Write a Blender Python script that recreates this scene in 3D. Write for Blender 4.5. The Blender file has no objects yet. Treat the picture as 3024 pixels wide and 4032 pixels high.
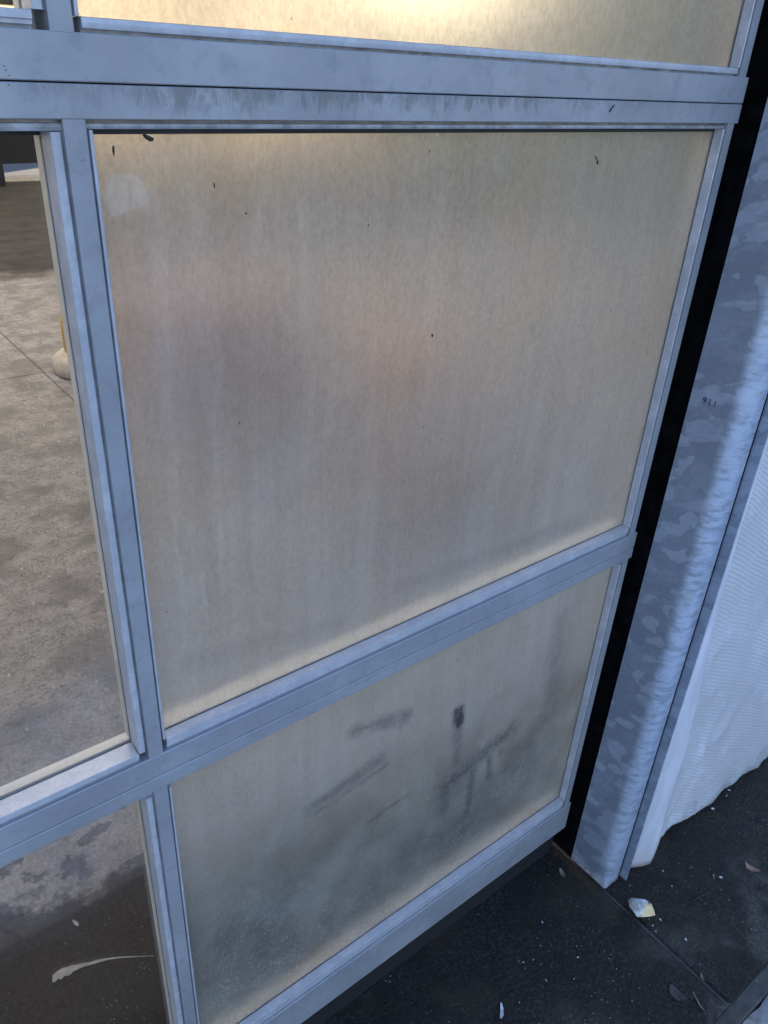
import bpy, bmesh, math, random
from mathutils import Vector, Matrix, noise as mnoise
R = math.radians
random.seed(7)
U = 0.55            # metres in one layout unit (camera to door plane)
ZG = -2.45          # ground level in layout units
def W(x, y, z): return Vector((x*U, y*U, (z-ZG)*U))

sc = bpy.context.scene
# ------------------------------------------------------------------ camera
cam = bpy.data.cameras.new("camera"); camo = bpy.data.objects.new("camera", cam)
sc.collection.objects.link(camo)
right = Vector((0.78791566, -0.61371371, 0.05044195))
down = Vector((-0.26984147, -0.41774236, -0.86756954))
fwd = Vector((0.55351106, 0.6699603, -0.49475116))
m = Matrix.Identity(4)
for i in range(3):
    m[i][0] = right[i]; m[i][1] = -down[i]; m[i][2] = -fwd[i]
loc = W(0, -1, 0)
for i in range(3): m[i][3] = loc[i]
camo.matrix_world = m
cam.sensor_fit = 'HORIZONTAL'; cam.sensor_width = 36; cam.lens = 3099.43/3024*36
cam.clip_start = 0.01; cam.clip_end = 1000
cam.dof.use_dof = False
sc.camera = camo
# ------------------------------------------------------------------ world + sun
SUN_EL = R(14); SUN_AZ = R(38)          # azimuth measured from +Y towards +X (behind the building)
world = bpy.data.worlds.new("World"); sc.world = world; world.use_nodes = True
wn = world.node_tree.nodes; wl = world.node_tree.links
sky = wn.new('ShaderNodeTexSky'); sky.sky_type = 'NISHITA'; sky.sun_disc = False
sky.sun_elevation = SUN_EL; sky.sun_rotation = SUN_AZ
sky.air_density = 1.3; sky.dust_density = 0.3; sky.ozone_density = 2.5
bg = wn['Background']; bg.inputs[1].default_value = 0.15
tint = wn.new('ShaderNodeMix'); tint.data_type = 'RGBA'; tint.blend_type = 'MULTIPLY'; tint.inputs[0].default_value = 1
tint.inputs[7].default_value = (1.0, .945, 1.14, 1)      # camera balanced for the warm interior, so the open shade is blue
wl.new(sky.outputs[0], tint.inputs[6])
# sky boosted towards the zenith to brighten upward-facing ledges
tc = wn.new('ShaderNodeTexCoord'); sxz = wn.new('ShaderNodeSeparateXYZ'); wl.new(tc.outputs['Generated'], sxz.inputs[0])
mr = wn.new('ShaderNodeMapRange'); mr.clamp = True; wl.new(sxz.outputs[2], mr.inputs[0])
mr.inputs[1].default_value = .1; mr.inputs[2].default_value = .9; mr.inputs[3].default_value = .8; mr.inputs[4].default_value = 2.2
vm = wn.new('ShaderNodeVectorMath'); vm.operation = 'SCALE'; wl.new(tint.outputs[2], vm.inputs[0]); wl.new(mr.outputs[0], vm.inputs['Scale'])
wl.new(vm.outputs[0], bg.inputs[0])
sun = bpy.data.lights.new("sun", 'SUN'); sun.energy = 5.0; sun.angle = R(0.5); sun.color = (1.0, 0.84, 0.62)
suno = bpy.data.objects.new("sun", sun); sc.collection.objects.link(suno)
sd = Vector((math.sin(SUN_AZ)*math.cos(SUN_EL), math.cos(SUN_AZ)*math.cos(SUN_EL), math.sin(SUN_EL)))
suno.rotation_euler = sd.to_track_quat('Z', 'Y').to_euler()
sc.view_settings.view_transform = 'Standard'; sc.view_settings.look = 'None'
sc.view_settings.gamma = 1; sc.view_settings.exposure = 1.42
sc.cycles.max_bounces = 14; sc.cycles.transmission_bounces = 12; sc.cycles.transparent_max_bounces = 16
sc.cycles.diffuse_bounces = 5; sc.cycles.sample_clamp_indirect = 8

# ------------------------------------------------------------------ shader helpers
class NT:
    def __init__(s, name):
        s.m = bpy.data.materials.new(name); s.m.use_nodes = True
        s.t = s.m.node_tree; s.t.nodes.clear()
        s.out = s.t.nodes.new('ShaderNodeOutputMaterial')
        g = s.t.nodes.new('ShaderNodeNewGeometry'); s.P = g.outputs['Position']; s.N = g.outputs['Normal']
        sx = s.t.nodes.new('ShaderNodeSeparateXYZ'); s.l(s.P, sx.inputs[0])
        s.X, s.Y, s.Z = sx.outputs; s.WX = s.WZ = None
    def l(s, a, b): s.t.links.new(a, b)
    def put(s, sock, v):
        if isinstance(v, bpy.types.NodeSocket): s.l(v, sock)
        elif v is not None:
            if isinstance(v, tuple) and len(v) == 3 and sock.type == 'RGBA': v = (*v, 1)
            sock.default_value = v
    def mth(s, op, a, b=None, c=None, clamp=False):
        n = s.t.nodes.new('ShaderNodeMath'); n.operation = op; n.use_clamp = clamp
        s.put(n.inputs[0], a); s.put(n.inputs[1], b)
        if c is not None: s.put(n.inputs[2], c)
        return n.outputs[0]
    def add(s, a, b): return s.mth('ADD', a, b)
    def sub(s, a, b): return s.mth('SUBTRACT', a, b)
    def mul(s, a, b): return s.mth('MULTIPLY', a, b)
    def mx(s, a, b): return s.mth('MAXIMUM', a, b)
    def mn(s, a, b): return s.mth('MINIMUM', a, b)
    def ramp(s, v, a, b, lo=0.0, hi=1.0, smooth=True):
        n = s.t.nodes.new('ShaderNodeMapRange'); n.clamp = True
        n.interpolation_type = 'SMOOTHSTEP' if smooth else 'LINEAR'
        s.put(n.inputs[0], v); s.put(n.inputs[1], a); s.put(n.inputs[2], b); s.put(n.inputs[3], lo); s.put(n.inputs[4], hi)
        return n.outputs[0]
    def vec(s, sx=1, sy=1, sz=1, ox=0, oy=0, oz=0, src=None, rot=(0, 0, 0)):
        n = s.t.nodes.new('ShaderNodeMapping'); s.l(src or s.P, n.inputs[0])
        n.inputs['Location'].default_value = (ox, oy, oz); n.inputs['Scale'].default_value = (sx, sy, sz)
        n.inputs['Rotation'].default_value = rot
        return n.outputs[0]
    def comb(s, x, y, z):
        n = s.t.nodes.new('ShaderNodeCombineXYZ'); s.put(n.inputs[0], x); s.put(n.inputs[1], y); s.put(n.inputs[2], z)
        return n.outputs[0]
    def noise(s, scale, v=None, detail=4, rough=0.6, dist=0.0, col=False):
        n = s.t.nodes.new('ShaderNodeTexNoise'); s.l(v or s.P, n.inputs['Vector'])
        n.inputs['Scale'].default_value = scale; n.inputs['Detail'].default_value = detail
        n.inputs['Roughness'].default_value = rough; n.inputs['Distortion'].default_value = dist
        return n.outputs[1] if col else n.outputs[0]
    def voro(s, scale, v=None, feature='F1', rnd=1.0, out='Distance'):
        n = s.t.nodes.new('ShaderNodeTexVoronoi'); n.feature = feature; s.l(v or s.P, n.inputs['Vector'])
        n.inputs['Scale'].default_value = scale; n.inputs['Randomness'].default_value = rnd
        return n.outputs[out]
    def mix(s, f, a, b, mode='MIX'):
        n = s.t.nodes.new('ShaderNodeMix'); n.data_type = 'RGBA'; n.blend_type = mode
        s.put(n.inputs[0], f); s.put(n.inputs[6], a); s.put(n.inputs[7], b)
        return n.outputs[2]
    def bump(s, h, dist=0.001, strength=1.0, nrm=None):
        n = s.t.nodes.new('ShaderNodeBump'); n.inputs['Distance'].default_value = dist
        n.inputs['Strength'].default_value = strength; s.l(h, n.inputs['Height'])
        if nrm: s.l(nrm, n.inputs['Normal'])
        return n.outputs[0]
    def bsdf(s, **k):
        n = s.t.nodes.new('ShaderNodeBsdfPrincipled')
        for a, v in k.items(): s.put(n.inputs[a.replace('_', ' ')], v)
        return n.outputs[0]
    def node(s, typ, **k):
        n = s.t.nodes.new(typ)
        for a, v in k.items(): s.put(n.inputs[a.replace('_', ' ')], v)
        return n.outputs[0]
    def mixs(s, f, a, b):
        n = s.t.nodes.new('ShaderNodeMixShader'); s.put(n.inputs[0], f); s.l(a, n.inputs[1]); s.l(b, n.inputs[2])
        return n.outputs[0]
    def done(s, sh): s.l(sh, s.out.inputs[0]); return s.m
    # soft capsule in the X-Z plane (layout units), wobbling with noise value w
    def caps(s, x1, z1, x2, z2, r, soft, w=None):
        x1, x2 = x1*U, x2*U; z1, z2 = (z1-ZG)*U, (z2-ZG)*U; r *= U; soft *= U
        dx, dz = x2-x1, z2-z1; L = max(dx*dx+dz*dz, 1e-9)
        if w is not None and s.WX is None:
            wn_ = s.t.nodes.new('ShaderNodeSeparateXYZ'); s.l(s.noise(32, detail=5, rough=.7, col=True), wn_.inputs[0])
            s.WX = s.add(s.X, s.mul(s.sub(wn_.outputs[0], .5), .016)); s.WZ = s.add(s.Z, s.mul(s.sub(wn_.outputs[2], .5), .016))
        X_, Z_ = (s.WX, s.WZ) if (w is not None and s.WX is not None) else (s.X, s.Z)
        ax = s.sub(X_, x1); az = s.sub(Z_, z1)
        t = s.mth('DIVIDE', s.add(s.mul(ax, dx), s.mul(az, dz)), L, clamp=True)
        ex = s.sub(ax, s.mul(t, dx)); ez = s.sub(az, s.mul(t, dz))
        d = s.mth('SQRT', s.add(s.mul(ex, ex), s.mul(ez, ez)))
        if w is not None: d = s.add(d, s.mul(s.sub(w, 0.5), r*2.2))
        return s.ramp(d, max(r-soft, 0), r+soft, 1, 0)

MAT = {}
FILL_STRENGTH = 30
def mat_aluminium(name='anodised_aluminium', dark=1.0, dirt=1.0):
    n = NT(name)
    a = n.noise(6, detail=6, rough=0.65); b = n.noise(45, detail=5, rough=0.7); fine = n.noise(900, detail=2)
    base = n.mix(n.ramp(a, .35, .7), (.29*dark, .30*dark, .315*dark), (.38*dark, .39*dark, .405*dark))
    base = n.mix(n.mul(n.ramp(b, .5, .68), .35*dirt), base, (.22*dark, .22*dark, .21*dark))
    # rain-washed grime curtains just below the seam between the two door sections
    zt, zb = (-.038-ZG)*U, (-.0725-ZG)*U
    zc = n.noise(60, n.vec(1, .2, .12), detail=4, rough=.7)
    band = n.mul(n.ramp(n.Z, zt+.0006, zt-.0002, 0, 1), n.ramp(n.Z, zb-.001, zb+.006, 0, 1))
    lft = n.ramp(n.X, 0.9*U, 1.5*U, 1, .35)
    lft = n.mul(lft, n.ramp(n.X, .30*U, .5*U, .35, 1))
    cn = n.add(n.mul(n.noise(95, n.vec(1, .2, .30), detail=6, rough=.75, dist=1.2), .65), n.mul(n.noise(30, n.vec(1, .2, .6, 2), detail=3), .35))
    cur = n.mul(n.mul(n.ramp(n.add(cn, n.ramp(n.Z, zb+.004, zt, -.05, .06)), .47, .60), band), n.mul(lft, .62*dirt))
    base = n.mix(cur, base, (.13, .135, .12))
    grime = n.mul(n.ramp(n.noise(34, n.vec(1, 1, 1, 4), detail=7, rough=.75), .52, .66), .30*dirt)
    base = n.mix(grime, base, (.22, .22, .21))
    # scratches, stuck specks
    sp = n.voro(240); spn = n.noise(14, detail=2)
    sp = n.mul(n.ramp(sp, .10, .15, 1, 0), n.ramp(spn, .60, .68))
    base = n.mix(n.mul(sp, .8*dirt), base, (.04, .045, .04))
    ws = n.mul(n.ramp(n.voro(170, n.vec(1, 1, .6, 3.1, 0, 7)), .07, .10, 1, 0), n.ramp(n.noise(9, n.vec(1, 1, 1, 5)), .6, .7))
    base = n.mix(n.mul(ws, .6), base, (.75, .76, .78))
    h = n.add(n.mul(fine, .3), n.mul(n.noise(220, n.vec(1, 1, .35), detail=3), .5))
    rg = n.ramp(b, .3, .75, .42, .62)
    return n.done(n.bsdf(Base_Color=base, Metallic=.40, Roughness=rg, Normal=n.bump(h, .00018, .7)))
MAT['alu'] = mat_aluminium()
def mat_bead():
    n = NT('aluminium_bead')
    b = n.noise(38, n.vec(1, 1, 1), detail=6, rough=.75); f = n.noise(260, detail=4, rough=.7)
    up = n.t.nodes.new('ShaderNodeSeparateXYZ'); n.l(n.N, up.inputs[0])
    top = n.ramp(up.outputs[2], .5, .9)
    base = n.mix(n.ramp(b, .4, .7), (.38, .39, .41), (.50, .505, .525))
    d = n.mul(top, n.ramp(n.add(n.mul(f, .7), n.mul(b, .4)), .5, .68))
    base = n.mix(n.mul(d, .45), base, (.33, .325, .30))
    # caked dirt caught in the little channels
    ch = n.mul(n.ramp(n.Y, .0035, .0042), n.ramp(n.noise(70, detail=5), .3, .75))
    ch = n.mul(ch, n.ramp(up.outputs[1], -.7, -.9))
    base = n.mix(n.mul(ch, .7), base, (.09, .09, .08))
    return n.done(n.bsdf(Base_Color=base, Metallic=.2, Roughness=n.ramp(f, .3, .7, .32, .5), Normal=n.bump(f, .0002, .6)))
MAT['bead'] = mat_bead()
def mat_plain(name, col, rough=.6, metal=0.0, var=.35, scale=30, bump=.0004):
    n = NT(name)
    a = n.noise(scale, detail=6, rough=.7)
    c2 = tuple(c*(1-var) for c in col)
    base = n.mix(n.ramp(a, .3, .7), c2, col)
    return n.done(n.bsdf(Base_Color=base, Metallic=metal, Roughness=rough, Normal=n.bump(a, bump, .6)))
MAT['gasket'] = mat_plain('rubber_gasket', (.035, .035, .033), .75, scale=90)
MAT['black'] = mat_plain('black_rubber', (.006, .006, .007), .85)
MAT['inner'] = mat_plain('mill_aluminium', (.78, .75, .67), .5, .1, var=.1)

def mat_clear():
    n = NT('clear_glass')
    fr = n.t.nodes.new('ShaderNodeFresnel'); fr.inputs[0].default_value = 1.5
    film = n.mul(n.ramp(n.noise(7, n.vec(1, 1, .5), detail=5), .4, .8), .02)
    tr = n.node('ShaderNodeBsdfTransparent', Color=(.935, .935, .925))
    gl = n.node('ShaderNodeBsdfGlossy', Roughness=.02)
    df = n.node('ShaderNodeBsdfDiffuse', Color=(.5, .5, .47))
    g = n.mixs(n.mul(fr.outputs[0], .32), tr, gl)
    return n.done(n.mixs(n.add(film, .004), g, df))
MAT['clear'] = mat_clear()

def mat_frost():
    n = NT('frosted_glazing')
    w = n.noise(25, detail=4); wf = n.noise(70, detail=4)
    fine = n.noise(380, n.vec(1, 1, .5), detail=3, rough=.7)
    wz = n.sub(n.X, n.mul(n.noise(5, n.vec(.2, .2, 1), detail=3), .035))
    streakv = n.comb(wz, 0, n.mul(n.Z, .035))
    st = n.noise(55, streakv, detail=4, rough=.7)
    sheet = n.noise(28, n.comb(wz, 3.0, n.mul(n.Z, .09)), detail=3)
    film = n.ramp(n.Z, (-2.1-ZG)*U, (-.08-ZG)*U, .62, .24, smooth=False)   # settled road dust is thicker low down
    film = n.add(film, n.mul(n.sub(n.noise(7, detail=6, rough=.65), .5), .42))
    film = n.add(film, n.mul(n.sub(st, .5), .07))
    fib = n.noise(260, n.vec(1, 1, .6), detail=5, rough=.8)
    film = n.add(film, n.mul(n.sub(n.add(n.mul(fine, .5), n.mul(fib, .5)), .5), .55))
    # pale dried runs
    runs = n.caps(.425, -.12, .418, -1.02, .004, .004, wf)
    for a in ((.438, -.10, .43, -.60, .003), (.60, -.12, .575, -.30, .004), (.65, -.16, .67, -.28, .003), (.89, -.14, .886, -.26, .003),
              (.50, -.45, .497, -.80, .003), (1.05, -.10, 1.05, -.15, .010), (.415, -.55, .43, -.85, .003), (.46, -.75, .462, -1.0, .004)):
        runs = n.mx(runs, n.caps(*a[:4], a[4], .003, wf))
    film = n.add(film, n.mul(runs, .05))
    # the big clear-rubbed disc with its thin line
    disc = n.caps(.386, -.160, .408, -.158, .018, .002, w)
    disc = n.mul(disc, n.sub(1.0, n.caps(.4035, -.145, .4045, -.178, .0012, .0006)))
    film = n.add(film, n.mul(disc, .14))
    # dark greasy smears on the lower pane
    sm = n.mul(n.caps(1.136, -1.435, 1.142, -1.485, .009, .022, w), 1.2)
    for a, k in (((1.140, -1.47, 1.152, -1.64, .008, .024), .45), ((.80, -1.312, .95, -1.352, .010, .030), .55), ((.675, -1.488, .88, -1.452, .010, .026), .5),
              ((.70, -1.51, .90, -1.485, .004, .014), .4), ((.854, -1.661, .977, -1.643, .004, .010), .35), ((1.125, -1.70, 1.363, -1.641, .020, .040), .6), ((1.12, -1.69, 1.12, -1.80, .014, .03), .5),
              ((1.224, -1.70, 1.226, -1.90, .009, .018), .6), ((1.285, -1.665, 1.302, -1.79, .009, .018), .6), ((1.33, -1.66, 1.335, -1.72, .005, .012), .4), ((.50, -1.72, .56, -1.80, .06, .10), .3), ((.44, -1.95, .60, -2.0, .05, .10), .25), ((.9, -.96, 1.5, -.985, .008, .03), .22), ((.42, -.93, .75, -.985, .01, .03), .2),
              ((1.20, -.44, 1.205, -.455, .006, .010), .35), ((.49, -1.70, .50, -1.95, .05, .12), .25), ((1.2, -1.95, 1.45, -1.85, .05, .12), .35), ((1.5, -1.3, 1.56, -1.8, .02, .05), .3)):
        sm = n.mx(sm, n.mul(n.caps(*a, w), k))
    sm = n.mul(n.mul(sm, .84), n.ramp(n.noise(60, detail=6, rough=.8), .30, .58, .35, 1))
    film = n.mth('MULTIPLY', film, 1.0, clamp=True)
    # white grit thrown up from the ground
    low = n.ramp(n.Z, (-2.2-ZG)*U, (-1.2-ZG)*U, 1, .12)
    grit = n.ramp(n.voro(300, n.vec(1, 1, .6)), .20, .32, 1, 0)
    grit = n.mul(grit, n.ramp(n.add(n.noise(160, detail=3), n.mul(low, .15)), .53, .65))
    grit2 = n.mul(n.ramp(n.voro(75, n.vec(1, 1, .6, 2)), .07, .11, 1, 0), low)
    g = n.mx(n.mul(grit, low), n.mul(grit2, .8))
    # black flecks
    fk = n.mul(n.ramp(n.voro(42, n.vec(1, 1, .6, 9, 0, 4)), .025, .038, 1, 0), .85)
    film2 = n.mx(film, n.mx(n.mul(g, .75), fk))
    film2 = n.mth('ADD', film2, n.mul(sm, .55), clamp=True)
    dcol = n.mix(n.ramp(st, .3, .7), (.42, .39, .33), (.50, .46, .39))
    lowz = n.ramp(n.add(n.Z, n.mul(n.sub(n.noise(6, detail=4), .5), .12)), (-1.25-ZG)*U, (-1.7-ZG)*U)
    dcol = n.mix(n.mul(lowz, .85), dcol, n.mix(n.ramp(n.noise(9, n.vec(1, 1, 1, 6), detail=7, rough=.7), .35, .65), (.10, .102, .09), (.27, .275, .235)))
    dcol = n.mix(n.mx(n.mul(disc, .7), n.mul(runs, .3)), dcol, (.72, .66, .56))
    dcol = n.mix(n.mth('MULTIPLY', sm, 1.6, clamp=True), dcol, (.05, .047, .047))
    dcol = n.mix(n.mul(g, .75), dcol, (.70, .68, .62))
    dcol = n.mix(fk, dcol, (.02, .02, .02))
    nr = n.bump(n.noise(600, detail=2), .0002, .5)
    rf = n.t.nodes.new('ShaderNodeBsdfRefraction'); rf.distribution = 'GGX'
    n.l(n.mix(n.mth('MULTIPLY', n.add(n.mul(n.ramp(fib, .36, .62), .55), n.add(n.mul(n.ramp(st, .3, .7), .15), n.mul(n.ramp(n.noise(5, n.vec(1, 1, 1, 2), detail=6, rough=.65), .3, .6), .30))), 1.0, clamp=True), (.64, .625, .60), (1, .985, .96)), rf.inputs['Color']); rf.inputs['Roughness'].default_value = .32; rf.inputs['IOR'].default_value = 1.45
    tl = n.node('ShaderNodeBsdfTranslucent', Color=(.85, .80, .70))
    body = n.mixs(.06, rf.outputs[0], tl)
    df = n.node('ShaderNodeBsdfDiffuse', Color=dcol)
    gl = n.node('ShaderNodeBsdfGlossy', Roughness=.38, Color=(1, 1, 1))
    fr = n.t.nodes.new('ShaderNodeFresnel'); fr.inputs[0].default_value = 1.45
    sh = n.mixs(film2, body, df)
    return n.done(n.mixs(n.mul(fr.outputs[0], .55), sh, gl))
MAT['frost'] = mat_frost()

def mat_frost_back():
    n = NT('frosted_glazing_inner_face')
    rf = n.t.nodes.new('ShaderNodeBsdfRefraction'); rf.distribution = 'GGX'
    rf.inputs['Color'].default_value = (.95, .93, .88, 1); rf.inputs['Roughness'].default_value = .24; rf.inputs['IOR'].default_value = 1.45
    return n.done(rf.outputs[0])
MAT['frost_back'] = mat_frost_back()

def mat_galv(name='galvanised_steel', bright=1.0, seed=0.0):
    n = NT(name)
    wob = n.noise(16, n.vec(1, 1, 1, seed), detail=6, rough=.65, col=True)
    wv = n.t.nodes.new('ShaderNodeVectorMath'); wv.operation = 'MULTIPLY_ADD'
    n.l(wob, wv.inputs[0]); wv.inputs[1].default_value = (.05, .05, .05)
    # spangles lean along a diagonal
    n.l(n.vec(1, 1, 1.35, seed, 0, 0, rot=(R(32), 0, 0)), wv.inputs[2])
    c1 = n.voro(24, n.vec(1, .55, 1.3, src=wv.outputs[0]), out='Color'); c2 = n.voro(46, n.vec(1.2, .7, 1, 4, src=wv.outputs[0]), out='Color')
    s1 = n.t.nodes.new('ShaderNodeSeparateXYZ'); n.l(c1, s1.inputs[0])
    s2 = n.t.nodes.new('ShaderNodeSeparateXYZ'); n.l(c2, s2.inputs[0])
    v = n.mul(n.ramp(s1.outputs[0], 0, 1, 0, .30, smooth=False), 1.0)
    v = n.mx(v, n.mul(n.ramp(s2.outputs[0], .76, .78), .95))
    v = n.mx(v, n.mul(n.ramp(s1.outputs[1], .84, .87), .7))
    cloud = n.noise(14, detail=5)
    c3 = n.voro(135, n.vec(1, .6, 1.4, 2, src=wv.outputs[0]), out='Color'); s3 = n.t.nodes.new('ShaderNodeSeparateXYZ'); n.l(c3, s3.inputs[0])
    v = n.add(n.mul(v, .62), n.add(n.mul(n.sub(cloud, .5), .6), n.mul(n.ramp(s3.outputs[0], 0, 1, -.12, .14, smooth=False), 1.0)))
    base = n.mix(n.mth('MULTIPLY', v, 1.0, clamp=True), (.215*bright, .25*bright, .305*bright), (.40*bright, .45*bright, .53*bright))
    # sky highlight painted into the rounded corner and front face, with slanting rub marks
    corner_light = n.ramp(n.add(n.Y, n.mul(n.sub(n.noise(20, n.vec(1, 1, 1, 3), detail=4), .5), .02)), -.134*U, -.162*U)
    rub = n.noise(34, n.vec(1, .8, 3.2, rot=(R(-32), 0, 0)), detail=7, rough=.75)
    corner_light = n.mul(corner_light, n.ramp(rub, .40, .56, .30, 1))
    if seed: corner_light = n.mul(corner_light, .25)
    base = n.mix(n.mul(corner_light, .8), base, (.52*bright, .59*bright, .70*bright))
    # tan stain patches and pale crust near the ground
    st = n.mul(n.ramp(n.noise(13, n.vec(1, 1, .7, 1.3)), .60, .68), n.mul(n.ramp(n.Z, (-1.35-ZG)*U, (-1.1-ZG)*U), n.ramp(n.Z, (-.75-ZG)*U, (-.95-ZG)*U)))
    base = n.mix(n.mul(st, .55), base, (.20, .16, .10))
    crust = n.mul(n.ramp(n.add(n.Z, n.mul(n.noise(70, detail=5), .05)), .045, .028), .75)
    crust = n.mul(crust, n.ramp(n.noise(160, detail=4), .35, .6, .3, 1))
    base = n.mix(crust, base, (.42, .41, .37))
    wt = n.ramp(n.add(n.Z, n.mul(n.noise(40), .02)), .019, .012)
    base = n.mix(n.mul(wt, .7), base, (.08, .07, .06))
    scr = n.mul(n.ramp(n.voro(120, n.vec(1, 1, .4)), .05, .08, 1, 0), n.ramp(n.noise(11, n.vec(1, 1, 1, 8)), .6, .7))
    base = n.mix(n.mul(scr, .6), base, (.8, .82, .85))
    rg = n.ramp(s1.outputs[1], 0, 1, .36, .5)
    h = n.add(n.mul(n.noise(160, n.vec(1, 1, .5), detail=4), .5), n.mul(s1.outputs[2], .3))
    h = n.mul(h, .25)
    return n.done(n.bsdf(Base_Color=base, Metallic=n.sub(.45, n.mul(crust, .45)), Roughness=n.add(rg, n.mul(crust, .3)), Normal=n.bump(h, .0003, .6)))
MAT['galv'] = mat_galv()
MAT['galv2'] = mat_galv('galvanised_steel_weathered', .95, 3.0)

def mat_tarp():
    n = NT('woven_white_tarp')
    wob = n.add(n.mul(n.sub(n.noise(3, detail=2), .5), .03), n.mul(n.sub(n.noise(90, detail=3), .5), .007))
    sk = n.add(n.add(n.Z, n.mul(n.X, .60)), wob)
    rib = n.mth('SINE', n.mul(sk, 2*math.pi/(.0150*U)))
    rib = n.add(n.mul(rib, .5), .5)
    amp = n.ramp(n.noise(7, n.vec(1, 1, .6, 2)), .35, .65, .35, 1)
    fine = n.noise(700, n.vec(1, 1, 3), detail=2)
    rib = n.mul(rib, amp)
    vr = n.mth('SINE', n.mul(n.X, 2*math.pi/.0022)); vr = n.mul(n.add(vr, 1.0), .12)
    base = n.mix(n.add(n.add(n.mul(rib, .48), vr), n.mul(fine, .35)), (.42, .415, .42), (.74, .735, .73))
    dirt = n.mul(n.ramp(n.add(n.Z, n.mul(n.noise(22, detail=5), .08)), .10, .035), .6)
    base = n.mix(dirt, base, (.14, .14, .13))
    spk = n.ramp(n.voro(60, n.vec(1, 1, .35, 3, 0, 1)), .03, .05, 1, 0)
    base = n.mix(n.mul(spk, .7), base, (.85, .85, .85))
    scr = n.ramp(n.mth('ABSOLUTE', n.sub(n.noise(5, n.vec(1, 1, 1, 11), detail=5), .5)), .002, .0045, 1, 0)
    base = n.mix(n.mul(scr, .35), base, (.8, .8, .83))
    b = n.bump(n.add(n.mul(rib, 1.0), n.mul(fine, .5)), .0006, .7)
    p = n.bsdf(Base_Color=base, Roughness=.45, Normal=b)
    tl = n.node('ShaderNodeBsdfTranslucent', Color=(.5, .5, .52))
    return n.done(n.mixs(.12, p, tl))
MAT['tarp'] = mat_tarp()
def mat_film():
    n = NT('milky_plastic_strip')
    a = n.noise(18, n.vec(1, 1, .3), detail=5); f = n.noise(240, n.vec(.5, .5, 2), detail=3)
    base = n.mix(n.ramp(n.add(n.mul(a, .7), n.mul(f, .3)), .35, .65), (.50, .50, .53), (.66, .66, .68))
    lowd = n.mul(n.ramp(n.add(n.Z, n.mul(n.noise(30, detail=4), .05)), .14, .04), .45)
    base = n.mix(lowd, base, (.45, .41, .36))
    return n.done(n.bsdf(Base_Color=base, Roughness=.38, Normal=n.bump(n.add(a, f), .0006, .6)))
MAT['film'] = mat_film()

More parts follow.
